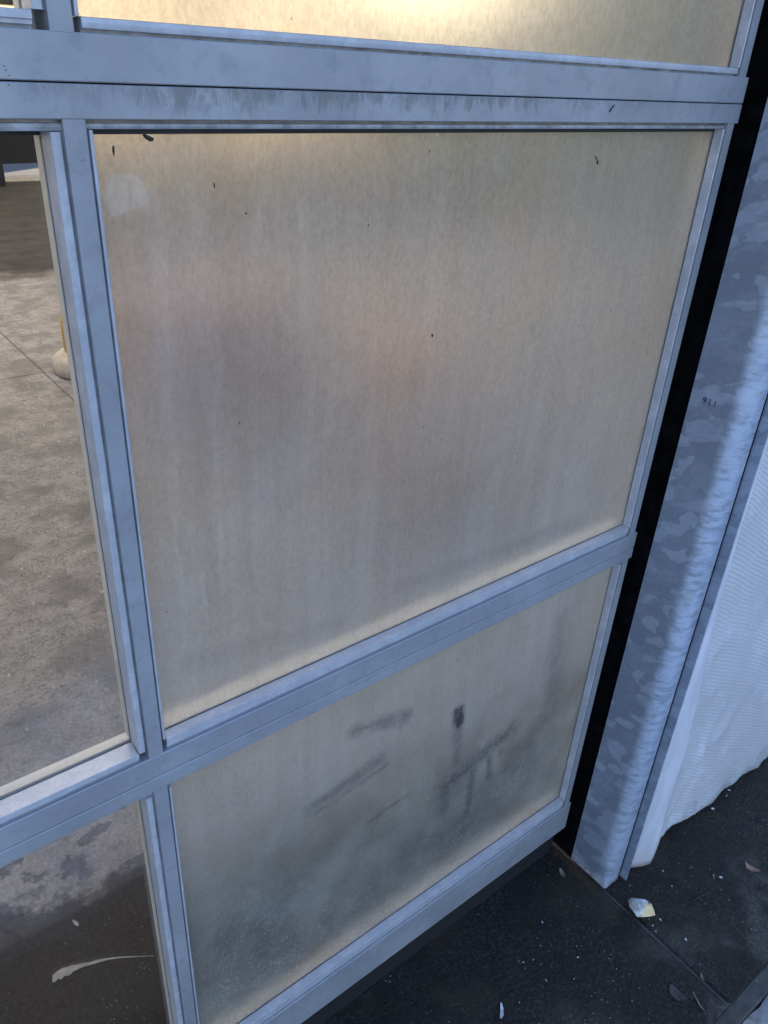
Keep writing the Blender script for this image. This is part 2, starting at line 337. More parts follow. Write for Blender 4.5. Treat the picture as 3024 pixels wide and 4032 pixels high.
def mat_floor():
    """one slab runs from the wet apron outside to the dusty floor inside"""
    n = NT('stained_concrete')
    big = n.noise(2.2, detail=6, rough=.6); med = n.noise(16, detail=7, rough=.7); fine = n.noise(130, detail=5, rough=.75); gr = n.noise(520, detail=2)
    dry = n.mix(n.ramp(med, .32, .68), (.21, .20, .193), (.385, .368, .355))
    dry = n.mix(n.mul(n.ramp(fine, .44, .60), .6), dry, (.50, .48, .46))
    dry = n.mix(n.mul(n.ramp(n.noise(60, n.vec(1, 1, 1, 5), detail=5), .53, .66), .65), dry, (.14, .125, .118))
    dry = n.mix(n.mul(n.ramp(n.noise(5, n.vec(1, 1, 1, 8), detail=5), .44, .60), .55), dry, (.155, .145, .138))
    dry = n.mix(n.mul(n.ramp(n.voro(26, n.vec(1, .6, 1, 1)), .08, .13, 1, 0), .6), dry, (.6, .58, .55))
    wet = n.mix(n.ramp(med, .35, .7), (.0045, .0035, .0026), (.013, .0098, .0072))
    wet = n.mix(n.mul(n.mul(n.ramp(fine, .49, .60), n.ramp(n.noise(9, n.vec(1, 1, 1, 7), detail=4), .38, .62, .25, 1)), .6), wet, (.060, .052, .045))
    wet = n.mix(n.mul(n.ramp(n.noise(7, n.vec(1, 1, 1, 2)), .50, .66), .6), wet, (.038, .027, .016))
    wet = n.mix(n.mul(n.ramp(n.noise(300, n.vec(1, 1, 1, 3), detail=3), .60, .68), .4), wet, (.13, .125, .12))
    # pale dried salts along the tide line, lightened further to offset weak light
    salt_lift = n.mul(n.ramp(n.Y, 1.15, .62), n.ramp(n.noise(14, n.vec(1, 1, 1, 12), detail=6, rough=.7), .36, .60, .15, 1))
    dry = n.mix(n.mul(salt_lift, .8), dry, n.mix(n.ramp(fine, .38, .6), (.30, .275, .255), (.50, .47, .445)))
    # the damp area reaches in under the door and ends in a ragged tide line
    e = n.add(n.Y, n.mul(n.sub(n.noise(9, detail=6, rough=.65), .5), .34))
    e = n.add(e, n.mul(n.X, .30))
    wetm = n.ramp(e, .505, .55, 1, 0)
    # a second dark stain islands just beyond the tide line
    isl = n.ramp(n.noise(11, n.vec(1, 1.3, 1, 6.2), detail=6, rough=.65), .54, .59)
    isl = n.mul(isl, n.ramp(n.Y, .80, .66))
    wetm = n.mx(wetm, n.mul(isl, .75))
    # far zone of the floor, darker beyond a ragged edge
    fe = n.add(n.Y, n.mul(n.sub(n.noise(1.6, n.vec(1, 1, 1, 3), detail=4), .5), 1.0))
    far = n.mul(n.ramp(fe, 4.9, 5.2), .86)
    # inside, the damp floor has partly dried
    inside = n.ramp(n.Y, .03, .30)
    wet = n.mix(n.mul(inside, .80), wet, n.mix(n.ramp(fine, .4, .65), (.062, .054, .047), (.095, .083, .073)))
    # out by the kerb a paler silt film
    silt = n.mul(n.ramp(n.noise(8, n.vec(1, 1, 1, 1.7), detail=5), .48, .62), n.ramp(n.Y, -.16, -.30))
    wet = n.mix(n.mul(silt, .7), wet, n.mix(n.ramp(fine, .4, .62), (.06, .052, .043), (.12, .108, .093)))
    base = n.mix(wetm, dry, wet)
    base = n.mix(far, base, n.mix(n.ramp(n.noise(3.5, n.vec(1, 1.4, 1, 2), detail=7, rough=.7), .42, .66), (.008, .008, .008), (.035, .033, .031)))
    # pale flecks of paint and grit
    f1 = n.mul(n.ramp(n.voro(95, n.vec(1, 1, 1, .4)), .10, .15, 1, 0), n.ramp(n.noise(10, n.vec(1, 1, 1, 4), detail=3), .50, .62))
    f2 = n.mul(n.ramp(n.voro(230, n.vec(1, 1, 1, .9)), .12, .17, 1, 0), n.ramp(n.noise(17, n.vec(1, 1, 1, 9), detail=3), .50, .62))
    fl = n.mul(n.mx(n.mul(f1, .75), n.mul(f2, .55)), wetm)
    base = n.mix(fl, base, (.36, .37, .38))
    rw = n.ramp(n.add(n.mul(med, .5), n.mul(n.noise(40, n.vec(1, 1, 1, 2), detail=5), .5)), .38, .62, .16, .58)
    outw = n.mul(wetm, n.ramp(n.Y, .15, .0))
    rough = n.mix(n.mul(outw, .9), (.85, .85, .85), n.comb(rw, rw, rw))
    sp = n.t.nodes.new('ShaderNodeSeparateXYZ'); n.l(rough, sp.inputs[0])
    h = n.add(n.add(n.mul(med, .7), n.mul(fine, .9)), n.add(n.mul(gr, .30), n.mul(fl, .4)))
    return n.done(n.bsdf(Base_Color=base, Roughness=sp.outputs[0], Specular_IOR_Level=.27, Normal=n.bump(h, .0060, 1.0)))
MAT['floor'] = mat_floor()
def mat_pave():
    n = NT('weathered_concrete_paving')
    a = n.noise(12, detail=8, rough=.7); b = n.noise(90, detail=5, rough=.7)
    base = n.mix(n.ramp(a, .35, .65), (.34, .34, .335), (.50, .50, .49))
    cr = n.ramp(n.voro(9, n.vec(1, 1, 1, src=n.vec(1, 1, 1)), feature='DISTANCE_TO_EDGE', rnd=1), .01, .035, 1, 0)
    cr = n.mul(cr, n.ramp(n.noise(5), .5, .6))
    base = n.mix(n.mul(n.ramp(b, .55, .7), .4), base, (.12, .11, .10))
    base = n.mix(n.mul(cr, .6), base, (.05, .05, .045))
    return n.done(n.bsdf(Base_Color=base, Roughness=.8, Normal=n.bump(n.sub(n.add(a, n.mul(b, .5)), n.mul(cr, .5)), .008, .9)))
MAT['pave'] = mat_pave()
MAT['kerb'] = mat_plain('silt_filled_channel', (.075, .062, .048), .55, var=.6, scale=45, bump=.004)
MAT['asphalt'] = mat_plain('asphalt', (.055, .055, .055), .85, scale=40, bump=.003)
MAT['wall'] = mat_plain('painted_block_wall', (.13, .175, .15), .85, scale=8, bump=.002)
MAT['wallout'] = mat_plain('grey_render_wall', (.30, .30, .29), .85, scale=8, bump=.002)
MAT['ceil'] = mat_plain('dark_ceiling', (.10, .10, .10), .9, scale=5)
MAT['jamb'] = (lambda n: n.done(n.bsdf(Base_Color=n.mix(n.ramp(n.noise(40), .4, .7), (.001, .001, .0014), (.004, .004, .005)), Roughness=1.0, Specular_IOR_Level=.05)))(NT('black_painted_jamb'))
MAT['steelcol'] = mat_plain('dark_steel_paint', (.012, .013, .018), .6)
MAT['yellow'] = mat_plain('yellow_paint', (.62, .36, .05), .5, var=.2, scale=12)
MAT['orange'] = mat_plain('orange_paint', (.85, .48, .22), .6, var=.2, scale=12)
MAT['mauve'] = mat_plain('faded_red_plastic', (.62, .44, .42), .6, var=.25, scale=12)
MAT['collar'] = mat_plain('pale_concrete_collar', (.55, .50, .42), .85, scale=40, bump=.003)
MAT['chip'] = mat_plain('pale_paint_chip', (.62, .62, .62), .6, scale=120)
MAT['smear'] = mat_plain('dried_white_smear', (.45, .45, .43), .7, var=.3, scale=80, bump=.0006)
MAT['leaf'] = mat_plain('dry_leaf', (.34, .20, .12), .6, var=.5, scale=150)
MAT['leafdark'] = mat_plain('wet_dark_leaf', (.045, .03, .018), .4, var=.5, scale=150)
MAT['twig'] = mat_plain('dry_twig', (.24, .19, .14), .7, var=.5, scale=150)
MAT['ink'] = mat_plain('black_ink', (.01, .01, .012), .6)
MAT['carpaint'] = mat_plain('grey_car_paint', (.16, .145, .14), .35, metal=.4, var=.1)
MAT['carglass'] = mat_plain('dark_car_glass', (.01, .01, .012), .1)
MAT['tyre'] = mat_plain('tyre_rubber', (.012, .012, .012), .8)

def mat_stone():
    n = NT('quartz_stone')
    a = n.noise(45, detail=5, rough=.65); b = n.noise(28, n.vec(1, 1, 1, 2.2), detail=3)
    base = n.mix(n.ramp(a, .4, .62), (.30, .29, .25), (.66, .66, .62))
    yb = n.ramp(n.add(n.sub(n.mul(n.X, .25), n.Y), n.mul(n.sub(b, .5), .012)), .4225, .4255)
    base = n.mix(n.mul(yb, .85), base, (.72, .50, .22))
    base = n.mix(n.ramp(n.noise(75, n.vec(1, 1, 1, 6), detail=3), .60, .68), base, (.05, .05, .045))
    return n.done(n.bsdf(Base_Color=base, Roughness=.45, Normal=n.bump(a, .002, .7)))
MAT['stone'] = mat_stone()
def mat_rear():
    n = NT('sunlit_fibreglass')
    a = n.noise(6, detail=5)
    tl = n.node('ShaderNodeBsdfTranslucent', Color=n.mix(a, (.92, .84, .68), (.97, .90, .76)))
    df = n.node('ShaderNodeBsdfDiffuse', Color=(.5, .47, .40))
    return n.done(n.mixs(.15, tl, df))
MAT['rear'] = mat_rear()

# ------------------------------------------------------------------ mesh helpers
col = sc.collection
BASE = {}
def tag(o, label=None, cat=None, group=None, kind=None):
    if label: o['label'] = label
    if cat: o['category'] = cat; o['kind'] = 'thing'
    if group: o['group'] = group
    if kind: o['kind'] = kind
    return o
def empty(name, at, label, cat, group=None):
    o = bpy.data.objects.new(name, None); col.objects.link(o); o.location = at; o.empty_display_size = .1
    BASE[o] = Vector(at); return tag(o, label, cat, group)
def obj(name, bm, mat, parent=None, smooth=False, bevel=0, segs=2, label=None):
    base = BASE[parent] if parent else None
    if base is not None: bmesh.ops.translate(bm, verts=bm.verts, vec=-base)
    else:
        # own origin at the footprint centre of the thing
        if bm.verts:
            lo = Vector([min(v.co[i] for v in bm.verts) for i in range(3)]); hi = Vector([max(v.co[i] for v in bm.verts) for i in range(3)])
            base = Vector(((lo.x+hi.x)/2, (lo.y+hi.y)/2, lo.z)); bmesh.ops.translate(bm, verts=bm.verts, vec=-base)
    bmesh.ops.recalc_face_normals(bm, faces=bm.faces)
    me = bpy.data.meshes.new(name); bm.to_mesh(me); bm.free()
    for p in me.polygons: p.use_smooth = smooth
    mats = mat if isinstance(mat, list) else [mat]
    for mm in mats: me.materials.append(mm)
    o = bpy.data.objects.new(name, me); col.objects.link(o)
    if parent: o.parent = parent; BASE[o] = base
    else: o.location = base; BASE[o] = base
    if bevel:
        b = o.modifiers.new('bevel', 'BEVEL'); b.width = bevel; b.segments = segs; b.limit_method = 'ANGLE'; b.angle_limit = R(40)
        b.harden_normals = False
    if label: o['label'] = label
    return o
def NB(): return bmesh.new()
def box(bm, x0, x1, y0, y1, z0, z1, mi=0):
    """axis box, layout units"""
    vs = [bm.verts.new(W(x, y, z)) for x in (x0, x1) for y in (y0, y1) for z in (z0, z1)]
    for f in ((0, 1, 3, 2), (4, 6, 7, 5), (0, 4, 5, 1), (2, 3, 7, 6), (0, 2, 6, 4), (1, 5, 7, 3)):
        fc = bm.faces.new([vs[i] for i in f]); fc.material_index = mi
    return bm
def prism(bm, pts, axis, a, b):
    """pts: 2D polygon; axis 'x': pts=(y,z), 'z': pts=(x,y), 'y': pts=(x,z)"""
    def P(p, t):
        return W(t, p[0], p[1]) if axis == 'x' else W(p[0], p[1], t) if axis == 'z' else W(p[0], t, p[1])
    A = [bm.verts.new(P(p, a)) for p in pts]; B = [bm.verts.new(P(p, b)) for p in pts]
    n = len(pts); bm.faces.new(A); bm.faces.new(B[::-1])
    for i in range(n): bm.faces.new((A[i], B[i], B[(i+1) % n], A[(i+1) % n]))
    return bm
def ring(bm, x0, x1, z0, z1, prof):
    """frame around the opening x0..x1,z0..z1; prof(side) -> list of (d, y) swept with mitred corners. side l,r,b,t"""
    rows = []
    pl, pr, pb, pt = prof('l'), prof('r'), prof('b'), prof('t'); n = len(pl)
    for cx, cz, px, pz, sx, sz in ((x0, z0, pl, pb, -1, -1), (x1, z0, pr, pb, 1, -1), (x1, z1, pr, pt, 1, 1), (x0, z1, pl, pt, -1, 1)):
        rows.append([bm.verts.new(W(cx+sx*px[i][0], px[i][1], cz+sz*pz[i][0])) for i in range(n)])
    for k in range(4):
        A, B = rows[k], rows[(k+1) % 4]
        for i in range(n): bm.faces.new((A[i], B[i], B[(i+1) % n], A[(i+1) % n]))
    return bm

# ------------------------------------------------------------------ ground, slab, paving
XL, XR, YR = -12.0, 9.4, 17.6           # inside extents (layout units)
JX = 1.763                              # control joint that meets the post corner
bm = NB()
g = .0045
xs = [-14, -9.2, -3.72, JX, 7.25, 12.5, 20.0]; ys = [-.664, 5.82, 11.3, 17.9]
def slab_edge(x0, x1, y0, y1, front):
    r = .012
    N = []
    for (x, y) in ((x0+g, y0+(.0 if front else g)), (x1-g, y0+(.0 if front else g)), (x1-g, y1-g), (x0+g, y1-g)): N.append((x, y))
    prism(bm, N, 'z', -2.62, -2.45)
for i in range(len(xs)-1):
    for j in range(len(ys)-1): slab_edge(xs[i], xs[i+1], ys[j], ys[j+1], j == 0)
o = obj('floor', bm, MAT['floor'], bevel=.006, segs=3); tag(o, kind='structure')
bm = NB(); box(bm, -14, 20, -.664, 17.9, -2.64, -2.458)
o = obj('joint_fill', bm, MAT['kerb']); o.name = 'subfloor'; tag(o, kind='structure')
bm = NB(); box(bm, -40, 50, -.715, -.66, -2.64, -2.468)
for k in range(60):     # lumpy silt in the channel
    pass
o = obj('kerb', bm, MAT['kerb'], bevel=.003); tag(o, kind='structure')
bm = NB()
# pavement: broken-faced concrete, its near edge chipped
nx, ny = 160, 8
rows = []
for i in range(nx+1):
    x = -2 + 7*i/nx; row = []
    for j in range(ny+1):
        t = j/ny; y = -.718 - .9*t
        if j == 0: y += .010*mnoise.noise(Vector((x*18, 0, 0))) + .006*mnoise.noise(Vector((x*60, 3, 0)))
        z = -2.452 + .012*mnoise.noise(Vector((x*5, y*5, 1))) + .006*mnoise.noise(Vector((x*22, y*22, 4))) - (.02 if j == 0 else 0)
        row.append(bm.verts.new(W(x, y, z)))
    rows.append(row)
for i in range(nx):
    for j in range(ny): bm.faces.new((rows[i][j], rows[i+1][j], rows[i+1][j+1], rows[i][j+1]))
e0 = [bm.verts.new(Vector((r[0].co.x, r[0].co.y, r[0].co.z-.07))) for r in rows]
for i in range(nx): bm.faces.new((rows[i][0], e0[i], e0[i+1], rows[i+1][0]))
for (xa, xb, ya, yb) in ((-40, -2, -9, -.718), (5, 50, -9, -.718), (-2, 5, -9, -1.618)):
    vs = [bm.verts.new(W(x, y, -2.455)) for x, y in ((xa, ya), (xb, ya), (xb, yb), (xa, yb))]; bm.faces.new(vs)
o = obj('pavement', bm, MAT['pave'], smooth=True); tag(o, kind='structure')
bm = NB()
vs = [bm.verts.new(Vector(p)) for p in ((-300, -300, -.11), (300, -300, -.11), (300, 300, -.11), (-300, 300, -.11))]; bm.faces.new(vs)
o = obj('ground', bm, MAT['asphalt']); tag(o, kind='structure')

# ------------------------------------------------------------------ building shell
HT = 3.9        # top of shell, layout units
def wall(name, label, cat, mat, *bx):
    bm = NB()
    for b in bx: box(bm, *b)
    return tag(obj(name, bm, mat), label, cat)
# front wall right of the door (behind the tarp) and the jamb
wall('front_wall', 'grey rendered wall behind the white hanging tarp', 'wall', MAT['wallout'], (1.95, 20, -.10, .07, -2.45, HT), (-3.78, 1.949, -.10, .07, 2.2, HT), (-14, -3.781, -.10, .07, -2.45, HT))
wall('side_wall', 'pale green grey block wall on the right inside the garage', 'wall', MAT['wall'], (13.6, 14.0, .0705, 17.6, -2.45, HT))
wall('side_wall', 'block wall on the far left inside the garage', 'wall', MAT['wall'], (-12.4, -12, .0705, 17.6, -2.45, HT))
bm = NB(); box(bm, -14, 20, -.12, 18.4, HT+.002, HT+.35)
tag(obj('roof', bm, MAT['ceil']), 'flat dark roof over the garage', 'roof')
# jamb: black return right behind the gap beside the door
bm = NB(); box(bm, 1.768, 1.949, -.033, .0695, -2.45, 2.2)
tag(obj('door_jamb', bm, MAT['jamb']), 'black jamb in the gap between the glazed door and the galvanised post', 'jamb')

# rear wall with big sunlit translucent doors
rw = NB()
box(rw, -12, 13.6, 17.6, 17.9, 2.6, HT)
for x0, x1 in ((-12, -9.5), (-1.1, 3.6), (8.7, 9.6), (13.3, 13.6)): box(rw, x0, x1, 17.6, 17.9, -2.45, 2.598)
tag(obj('rear_wall', rw, MAT['wall']), 'rear wall of the garage around the two big back doors', 'wall')
def rear_door(x0, x1, zb, label):
    t = empty('garage_door', W((x0+x1)/2, 17.75, zb), label, 'door', 'translucent doors at the back of the garage')
    n = 5; h = (2.58-zb)/n
    for k in range(n):
        b = NB(); box(b, x0+.03, x1-.03, 17.74, 17.76, zb+k*h+.12, zb+(k+1)*h-.06)
        obj('door_panel', b, MAT['rear'] if k > 0 else MAT['steelcol'], t)
    b = NB()
    for k in range(n+1): box(b, x0, x1, 17.70, 17.80, zb+k*h-(.06 if k else 0), zb+k*h+(.12 if k < n else 0))
    obj('door_frame', b, MAT['steelcol'], t)
rear_door(3.62, 8.68, -2.20, 'rear garage door with glowing panels, raised a little off the floor')
rear_door(9.62, 13.28, -2.42, 'wide rear garage door on the right with glowing panels')
rear_door(-9.48, -1.12, -2.42, 'rear garage door on the far left, lowered to the floor')
# dark steel column
bm = NB(); box(bm, 3.95, 4.40, 16.4, 16.8, -2.45, HT)
tag(obj('steel_column', bm, MAT['steelcol'], bevel=.01), 'dark steel column standing far inside the garage', 'column')

# added fill lamps out of view at the ceiling, lighting the interior
MAT['lamp'] = (lambda n: n.done(n.node('ShaderNodeEmission', Color=(1.0, .90, .82), Strength=FILL_STRENGTH)))(NT('fill_lamp_emitter'))
spots = [(x, y) for y in (5.2, 9.6, 14.0) for x in (-6.0, 1.5, 9.0)]
for q, (lx, ly) in enumerate(spots):
    t = empty('fill_lamp', W(lx, ly, HT), 'added unseen fill lamp at the garage ceiling, %s row, %s one' % (('front', 'middle', 'rear')[q//3], ('left', 'centre', 'right')[q % 3]), 'lamp', 'added fill lamps at the garage ceiling')
    b = NB(); box(b, lx-1.3, lx+1.3, ly-.22, ly+.22, HT-.12, HT-.002); obj('housing', b, MAT['inner'], t)
    b = NB(); box(b, lx-1.25, lx+1.25, ly-.17, ly+.17, HT-.17, HT-.121); obj('fill_diffuser', b, MAT['lamp'], t)
# added warm fill lamp, unseen, for the glow atop the frosted bay
MAT['fill_warm'] = (lambda n: n.done(n.node('ShaderNodeEmission', Color=(1.0, .82, .56), Strength=4.2)))(NT('warm_fill_emitter'))
t = empty('glow_fill_lamp', W(13.5, 14.5, 1.3), 'added unseen warm fill lamp by the side wall, for the golden glow in the upper frosted pane', 'lamp')
b = NB(); box(b, 13.45, 13.59, 12.4, 16.6, 1.25, 2.35); obj('housing', b, MAT['inner'], t)  # housing of the added warm fill lamp
b = NB(); box(b, 13.35, 13.449, 12.5, 16.5, 1.32, 2.28); obj('fill_diffuser', b, MAT['fill_warm'], t)
# bollards
def lathe(bm, cx, cy, pts, seg=32):
    rings = []
    for r, z in pts:
        rings.append([bm.verts.new(W(cx+r*math.cos(2*math.pi*k/seg), cy+r*math.sin(2*math.pi*k/seg), z)) for k in range(seg)])
    for a, b in zip(rings[:-1], rings[1:]):
        for k in range(seg): bm.faces.new((a[k], a[(k+1) % seg], b[(k+1) % seg], b[k]))
    bm.faces.new(rings[0][::-1]); bm.faces.new(rings[-1])
def bollard(cx, cy, r, h, m, label, collar=True):
    t = empty('bollard', W(cx, cy, -2.45), label, 'bollard', 'bollards inside the garage')
    b = NB(); lathe(b, cx, cy, [(r, -2.449), (r, -2.45+h-r*.5), (r*.9, -2.45+h-r*.25), (r*.6, -2.45+h-r*.08), (r*.15, -2.45+h)])
    obj('pipe', b, m, t, smooth=True)
    if collar:
        b = NB(); lathe(b, cx, cy, [(r*1.55, -2.4485), (r*1.62, -2.42), (r*1.55, -2.34), (r*1.3, -2.29), (r*1.02, -2.27)])
        for v in b.verts:
            v.co += Vector((mnoise.noise(v.co*9), mnoise.noise(v.co*9+Vector((5, 0, 0))), 0))*.012
        obj('concrete_collar', b, MAT['collar'], t, smooth=True)
bollard(2.125, 5.71, .19, .55, MAT['yellow'], 'yellow bollard with a pale concrete collar, half hidden by the mullion')
bollard(2.95, 2.35, .30, 1.15, MAT['orange'], 'short orange bollard, a blurred patch behind the frosted pane', collar=False)
# a faded red crate, blurred by the frosted pane
t = empty('storage_crate', W(2.6, 4.3, -2.45), 'faded red storage crate, a soft mauve patch behind the frosted pane', 'crate')
b = NB()
x0, x1, y0, y1, z0, z1 = 1.95, 3.35, 4.1, 4.6, -2.449, -1.55
box(b, x0, x1, y0, y0+.04, z0, z1); box(b, x0, x1, y1-.04, y1, z0, z1); box(b, x0, x0+.04, y0+.041, y1-.041, z0, z1); box(b, x1-.04, x1, y0+.041, y1-.041, z0, z1); box(b, x0+.041, x1-.041, y0+.041, y1-.041, z0, z0+.04)
for k in range(6):
    xx = x0+.1+k*.23; box(b, xx, xx+.03, y0-.02, y0-.0005, z0+.02, z1-.1)
obj('crate_body', b, MAT['mauve'], t)
b = NB(); box(b, x0-.02, x1+.02, y0-.02, y1+.02, z1+.001, z1+.05); obj('lid', b, MAT['mauve'], t, bevel=.004)

# ------------------------------------------------------------------ parked car seen through the gap at the rear door
def car(cx, cy):
    t = empty('parked_car', W(cx, cy, -2.45), 'grey parked car in the sun beyond the back door', 'car')
    prof = [(-4.0, .5), (-4.05, 1.2), (-3.6, 1.55), (-2.2, 1.75), (-1.3, 2.5), (1.2, 2.55), (2.5, 1.85), (3.9, 1.65), (4.05, 1.1), (4.0, .5)]
    b = NB(); prism(b, [(cx+p[0], -2.45+p[1]) for p in prof], 'y', cy, cy+3.1)
    obj('body', b, MAT['carpaint'], t, bevel=.06)
    b = NB(); prism(b, [(cx-1.95, -.68), (cx-1.2, -.02), (cx+1.1, .02), (cx+2.1, -.58)], 'y', cy-.01, cy+.02); obj('side_window', b, MAT['carglass'], t)
    for sx in (-2.5, 2.5):
        for yy in (cy-.03, cy+2.75):
            b = NB(); n = 24
            prism(b, [(cx+sx+.6*math.cos(2*math.pi*k/n), -1.85+.6*math.sin(2*math.pi*k/n)) for k in range(n)], 'y', yy, yy+.38)
            obj('wheel', b, MAT['tyre'], t, bevel=.01)
car(9.5, 27.5)

# ------------------------------------------------------------------ the sectional glazed door
door = empty('garage_door', W(-1, 0, -2.30), 'silver aluminium glazed garage door with a frosted right bay and clear left panes', 'garage door')
DY = .068
X_STILE = 1.6975                       # inner edge of the right stile face
mull = [(.3245, .3508), (-1.047, -1.0207), (-2.418, -2.392)]
LX = -3.74
secs = [(-2.298, -1.1355, .1268), (-1.1355, -.0365, .0506), (-.0365, 1.0640, .0489), (1.0640, 2.165, .0489)]
TOPR = .0335
GAP = .0009
def beads(bm, x0, x1, z0, z1, prof, W4):
    prism(bm, [(y, z0-d) for d, y in prof('b')], 'x', x0+.0018, x1-.0012)
    prism(bm, [(y, z1+d) for d, y in prof('t')], 'x', x0-W4['l']+.0001, x1+W4['r']-.0001)
    prism(bm, [(x0-d, y) for d, y in prof('l')], 'z', z0+.0006, z1-.0006)
    prism(bm, [(x1+d, y) for d, y in prof('r')], 'z', z0+.0006, z1-.0006)
def face_prof(za, zb, lip_top=True):
    """rail section (y,z) with softened arrises"""
    r = .0012
    return [(0, za+r), (r, za), (DY, za), (DY, zb), (r, zb), (0, zb-r)]
for si, (zb, zt, br) in enumerate(secs):
    za = zb+GAP; ztt = zt-GAP
    if si == 0: za = zb
    tr = TOPR if si < 3 else .06
    if si == 1: tr = .0360
    if si == 0: tr = .0314
    b = NB(); prism(b, face_prof(za, zb+br), 'x', LX, 1.7335); obj('rail', b, MAT['alu'], door)
    b = NB(); prism(b, face_prof(ztt-tr, ztt), 'x', LX, 1.7335); obj('rail', b, MAT['alu'], door)
    # tongue closing the hairline joint
    b = NB(); box(b, LX, 1.73, .006, .05, zt-GAP*1.2, zt+GAP*1.2) if si < 3 else box(b, LX, 1.73, .006, .05, zt, zt+.01)
    obj('joint_seal', b, MAT['black'], door)
    o0, o1 = zb+br, ztt-tr
    # right stile: bright face, then a set-back edge
    b = NB()
    pr = [(X_STILE, .0005), (1.7215, .0005), (1.7225, .0015), (1.7225, .010), (1.7335, .0105), (1.7345, .012), (1.7345, DY-.001), (X_STILE, DY-.001)]
    prism(b, pr, 'z', o0-.0003, o1+.0003); obj('stile', b, MAT['alu'], door)
    b = NB(); box(b, LX, LX+.04, .0005, DY-.001, o0-.0003, o1+.0003); obj('stile', b, MAT['alu'], door)
    for (ma, mb) in mull:
        b = NB(); r = .0012
        prism(b, [(ma, .0005+r), (ma+r, .0005), (mb-r, .0005), (mb, .0005+r), (mb, DY-.001), (ma, DY-.001)], 'z', o0-.0003, o1+.0003)
        obj('mullion', b, MAT['alu'], door)
    bays = [(mull[0][1], X_STILE, True), (mull[1][1], mull[0][0], False), (mull[2][1], mull[1][0], False), (LX+.04, mull[2][0], False)]
    for bi, (xa, xb, frosted) in enumerate(bays):
        gy = .025 if frosted else .040
        wl_, wr_, wb_, wt_ = (.0076, .0072, .0270, .0105) if frosted else (.0150, .0150, .0195, .0125)
        if si == 2 and frosted: wb_ = .0150
        if si == 2 and not frosted: wb_ = .018
        if si == 0 and frosted: wb_ = .0352
        ox0, ox1, oz0, oz1 = xa+wl_, xb-wr_, o0+wb_, o1-wt_
        widths = dict(l=wl_, r=wr_, b=wb_, t=wt_)
        def prof(s):
            w = widths[s]; e = w-.00005
            gr = min(.0045, w*.42); a = w-gr
            f = .0085 if s == 't' else .0022
            if s in 'bt' and w > .016:
                st = a*.62
                pts = [(0, gy), (0, f+.0014), (.0006, f+.0006), (st, f+.0004), (st+.0012, f+.0028), (a, f+.0030), (a+.0008, .0100), (e-.0008, .0102), (e, f+.0034), (e, gy)]
            else:
                pts = [(0, gy), (0, f+.0014), (.0006, f+.0006), (a*.5, f), (a*.8, f+.0002), (a, f+.0006), (a+.0004, f+.0075), (e-.0004, f+.0078), (e, f+.0020), (e, gy)]
            return pts
        pane = NB()
        th = .0065
        vs0 = W(ox0-.004, gy+.0003, oz0-.004)
        # sheet with a front face (index 0) and a rear face / edges (index 1)
        box(pane, ox0-.004, ox1+.004, gy+.0004, gy+.0004+th, oz0-.004, oz1+.004)
        mats = [MAT['frost'], MAT['frost_back']] if frosted else [MAT['clear']]
        if frosted:
            pane.faces.ensure_lookup_table()
            for fc in pane.faces:
                cy_ = fc.calc_center_median().y
                fc.material_index = 0 if cy_ < (gy+.0005)*U else 1
        lb = ('frosted pane between the mullion and the stile', 'clear pane')[0 if frosted else 1]
        po = obj('glass_pane', pane, mats, door, label={(0, True): 'lower frosted pane, grimy with dark smears', (1, True): 'large frosted pane with a pale rubbed spot near its top left', (2, True): 'upper frosted pane glowing warm yellow'}.get((si, frosted)))
        b = NB(); beads(b, ox0, ox1, oz0, oz1, prof, widths); obj('glazing_bead', b, MAT['bead'], po)
        # inner frame return behind the sheet
        yb0, yb1 = gy+.0004+th+.0004, DY-.0015
        b = NB(); ring(b, ox0, ox1, oz0, oz1, lambda s: [(0, yb0), (0, yb1), (widths[s]-.0001, yb1), (widths[s]-.0001, yb0)]); obj('inner_bead', b, MAT['inner'], po)
        gk = {'l': .0006, 'r': .0004, 'b': .0006, 't': .0066}  # deeper top strip also stands in for the shadow line on the glass
        gd = {'l': .0016, 'r': .0014, 'b': .0014, 't': .0050}
        b = NB(); ring(b, ox0+.0002, ox1-.0002, oz0+.0002, oz1-.0002, lambda s: [(-gk[s], gy-.0010), (-gk[s], gy+.0001), (-.0001, gy+.0001), (-.0001, gy-gd[s])])
        obj('gasket', b, MAT['gasket'], po)

b = NB(); box(b, LX+.02, 1.725, .030, .058, -2.4485, -2.2985); obj('bottom_light_stop', b, MAT['black'], door)  # added black strip that stops interior light leaking under the door
# ------------------------------------------------------------------ galvanised post and angle
post = empty('steel_post', W(1.80, -.11, -2.45), 'galvanised steel post with mottled spangle, standing beside the glazed door', 'post')
b = NB()
x0, x1, y0, y1, r = 1.7655, 1.8385, -.186, -.034, .030
def outline(r):
    pts = [(x0, y1)]
    for k in range(11):
        a = math.pi + (math.pi/2)*k/10
        pts.append((x0+r+r*math.cos(a), y0+r+r*math.sin(a)))
    for k in range(5):
        a = -math.pi/2 + (math.pi/2)*k/4
        pts.append((x1-.005+.005*math.cos(a), y0+.005+.005*math.sin(a)))
    pts.append((x1, y1)); return pts
pts = outline(.03)
